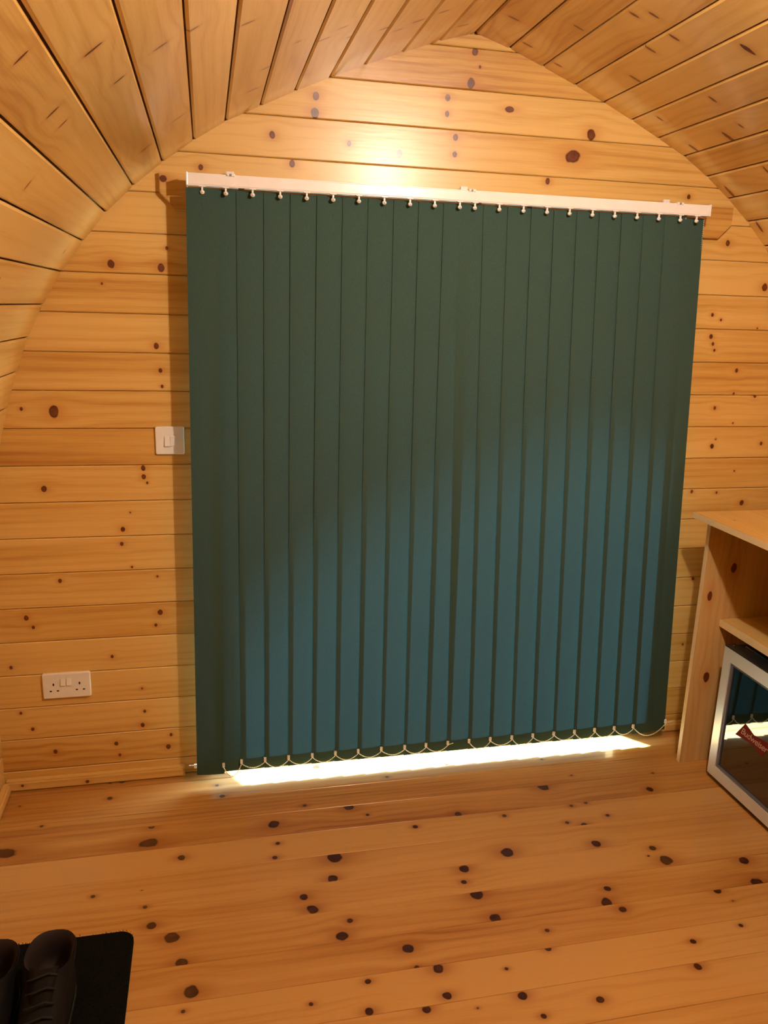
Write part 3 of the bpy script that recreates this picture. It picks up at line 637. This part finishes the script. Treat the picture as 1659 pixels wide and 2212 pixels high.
# ------------------------------------------------------------------ door mat and boots
bm = bmesh.new(); vs = []
mx0, mx1, my0, my1, r = -1.445, -1.014, -1.32, -.712, .035
for cx, cy, a0 in ((mx1 - r, my1 - r, 0), (mx0 + r, my1 - r, 90), (mx0 + r, my0 + r, 180), (mx1 - r, my0 + r, 270)):
    for k in range(7):
        a = math.radians(a0 + 15 * k); vs.append(bm.verts.new((cx + r * math.cos(a), cy + r * math.sin(a), 0)))
f = bm.faces.new(vs); e_ = bmesh.ops.extrude_face_region(bm, geom=[f]); bmesh.ops.translate(bm, verts=[g for g in e_['geom'] if isinstance(g, bmesh.types.BMVert)], vec=(0, 0, .009))
bmesh.ops.bevel(bm, geom=[e for e in bm.edges if all(v.co.z > .008 for v in e.verts)], offset=.003, segments=2, affect='EDGES')
mt = empty('door_mat', (0, 0, 0)); mt.location = ((mx0 + mx1) / 2, (my0 + my1) / 2, 0); tag(mt, 'black rounded doormat on the pine floor under the boots', 'doormat')
OFS = Matrix.Translation((-(mx0 + mx1) / 2, -(my0 + my1) / 2, 0))
o = obj('rubber_base', bm_mesh('rubber_base', bm), M['mat'], mt); o.matrix_local = OFS
v, f = [], []
for _ in range(9000):                                     # short tufts of the pile
    x, y = random.uniform(mx0 + .004, mx1 - .002), random.uniform(my0 + .004, my1 + .001)
    if x > mx1 - r and y > my1 - r and (x - mx1 + r) ** 2 + (y - my1 + r) ** 2 > (r + .001) ** 2: continue
    a = random.uniform(0, 6.28); h = random.uniform(.002, .005); b = len(v); q = .0012
    v += [(x + q * math.cos(a), y + q * math.sin(a), .0085), (x - q * math.cos(a), y - q * math.sin(a), .0085), (x + random.uniform(-.002, .002), y + random.uniform(-.002, .002), .009 + h)]
    f.append((b, b + 1, b + 2))
me = bpy.data.meshes.new('pile'); me.from_pydata(v, [], f); o = obj('pile', me, M['mat'], mt); o.matrix_local = OFS; o['kind'] = 'stuff'

def ring(z, cy, back, front, w, n=28, ball=0.0):
    out = []
    for k in range(n):
        t = 2 * math.pi * k / n; c, s = math.cos(t), math.sin(t)
        y = cy + (back if c > 0 else front) * math.copysign(abs(c) ** .85, c)
        x = w * math.copysign(abs(s) ** .8, s) * (1 + ball * max(0, -c) * .35)
        out.append((x, y, z))
    return out
def loft(name, rings, cap0=True, cap1=False):
    n = len(rings[0]); v = [p for r_ in rings for p in r_]; f = []
    for i in range(len(rings) - 1):
        for k in range(n): f.append((i * n + k, i * n + (k + 1) % n, (i + 1) * n + (k + 1) % n, (i + 1) * n + k))
    if cap0: f.append(tuple(range(n)))
    if cap1: f.append(tuple(range((len(rings) - 1) * n, len(rings) * n)))
    return mesh(name, v, f, True)
def boot(loc, rz, label):
    b = empty('boot', loc, rz); tag(b, label, 'boot', 'boots on the mat')
    sole = obj('sole', loft('sole', [ring(0, -.10, .098, .190, .046, ball=.3), ring(.012, -.10, .102, .195, .050, ball=.3), ring(.026, -.10, .101, .193, .050, ball=.3)], True, True), M['rubber'], b)
    up = [(.024, -.10, .097, .188, .049, .3), (.045, -.10, .097, .186, .051, .3), (.062, -.10, .096, .172, .051, .25), (.078, -.098, .094, .140, .050, .1), (.094, -.088, .086, .108, .050, 0), (.110, -.078, .076, .082, .052, 0), (.122, -.072, .072, .066, .053, 0), (.132, -.070, .071, .060, .055, 0), (.136, -.070, .069, .057, .053, 0)]
    obj('upper', loft('upper', [ring(z, c, bk, fr_, w, ball=q) for z, c, bk, fr_, w, q in up], True), M['leather'], b)
    obj('lining', loft('lining', [ring(.1365, -.070, .068, .056, .052), ring(.130, -.070, .060, .050, .046), ring(.11, -.072, .058, .052, .044), ring(.08, -.085, .072, .08, .040), ring(.05, -.09, .078, .10, .040)], False, True), M['lining'], b)
    v, f = [], []
    for k in range(7):                                    # tongue, standing up in front of the opening
        t = k / 6; y = -.185 + .060 * t; z = .086 + .056 * t + .006 * math.sin(t * 3); w = .020 + .010 * t
        for x in (-w, -w * .4, w * .4, w): v.append((x, y - .006 * (1 - (x / w) ** 2), z + .002))
        for x in (-w, -w * .4, w * .4, w): v.append((x, y + .006 - .006 * (1 - (x / w) ** 2), z))
    for k in range(6):
        a0, a1 = k * 8, k * 8 + 8
        for c in range(3):
            f.append((a0 + c, a0 + c + 1, a1 + c + 1, a1 + c)); f.append((a0 + 4 + c, a0 + 5 + c, a1 + 5 + c, a1 + 4 + c))
        f.append((a0, a0 + 4, a1 + 4, a1)); f.append((a0 + 3, a0 + 7, a1 + 7, a1 + 3))
    f.append((48, 49, 50, 51, 55, 54, 53, 52)); obj('tongue', mesh('tongue', v, f, True), M['leather'], b)
    for k in range(5):
        y = -.235 + .022 * k; z = .076 + .0155 * k + .004; bm = bmesh.new()
        add_tube(bm, [(-.030, y, z - .006), (-.012, y - .004, z + .003), (.012, y + .006, z + .003), (.030, y + .010, z - .006)], .0024, 6)
        obj('lace', bm_mesh('lace', bm, True), M['lace'], b)
    return b
boot((-1.172, -.842, .0125), math.radians(-2), 'dark leather boot standing near the middle of the black mat')
boot((-1.290, -.850, .0125), math.radians(-4), 'dark leather boot on the mat, beside the side wall')

# ------------------------------------------------------------------ bulb in a batten holder under the ridge
BULB = Vector((.06, -1.55, 2.205))
dl = empty('ceiling_lamp', (.06, -1.55, 2.345)); tag(dl, 'white lamp holder fixed under the pine ceiling ridge', 'lamp')
def lathe(name, prof, mat, par, n=28):
    bm = bmesh.new(); rings = [[bm.verts.new((r_ * math.cos(2 * math.pi * k / n), r_ * math.sin(2 * math.pi * k / n), z)) for k in range(n)] for r_, z in prof]
    for i in range(len(rings) - 1):
        for k in range(n): bm.faces.new((rings[i][k], rings[i][(k + 1) % n], rings[i + 1][(k + 1) % n], rings[i + 1][k]))
    bm.faces.new(rings[0]); bm.faces.new(rings[-1])
    return obj(name, bm_mesh(name, bm, True), mat, par)
lathe('ceiling_rose', [(.042, .008), (.042, -.010), (.030, -.022), (.020, -.024)], M['rail'], dl)
lathe('lamp_socket', [(.019, -.022), (.019, -.060), (.016, -.072), (.013, -.095)], M['rail'], dl)
li = bpy.data.lights.new('ceiling_lamp_bulb_offscreen', 'POINT'); li.shadow_soft_size = .032; li.energy = LAMP_POWER; li.color = LAMP_COLOR
lo = bpy.data.objects.new('ceiling_lamp_bulb_offscreen', li); COL.objects.link(lo); lo.location = BULB
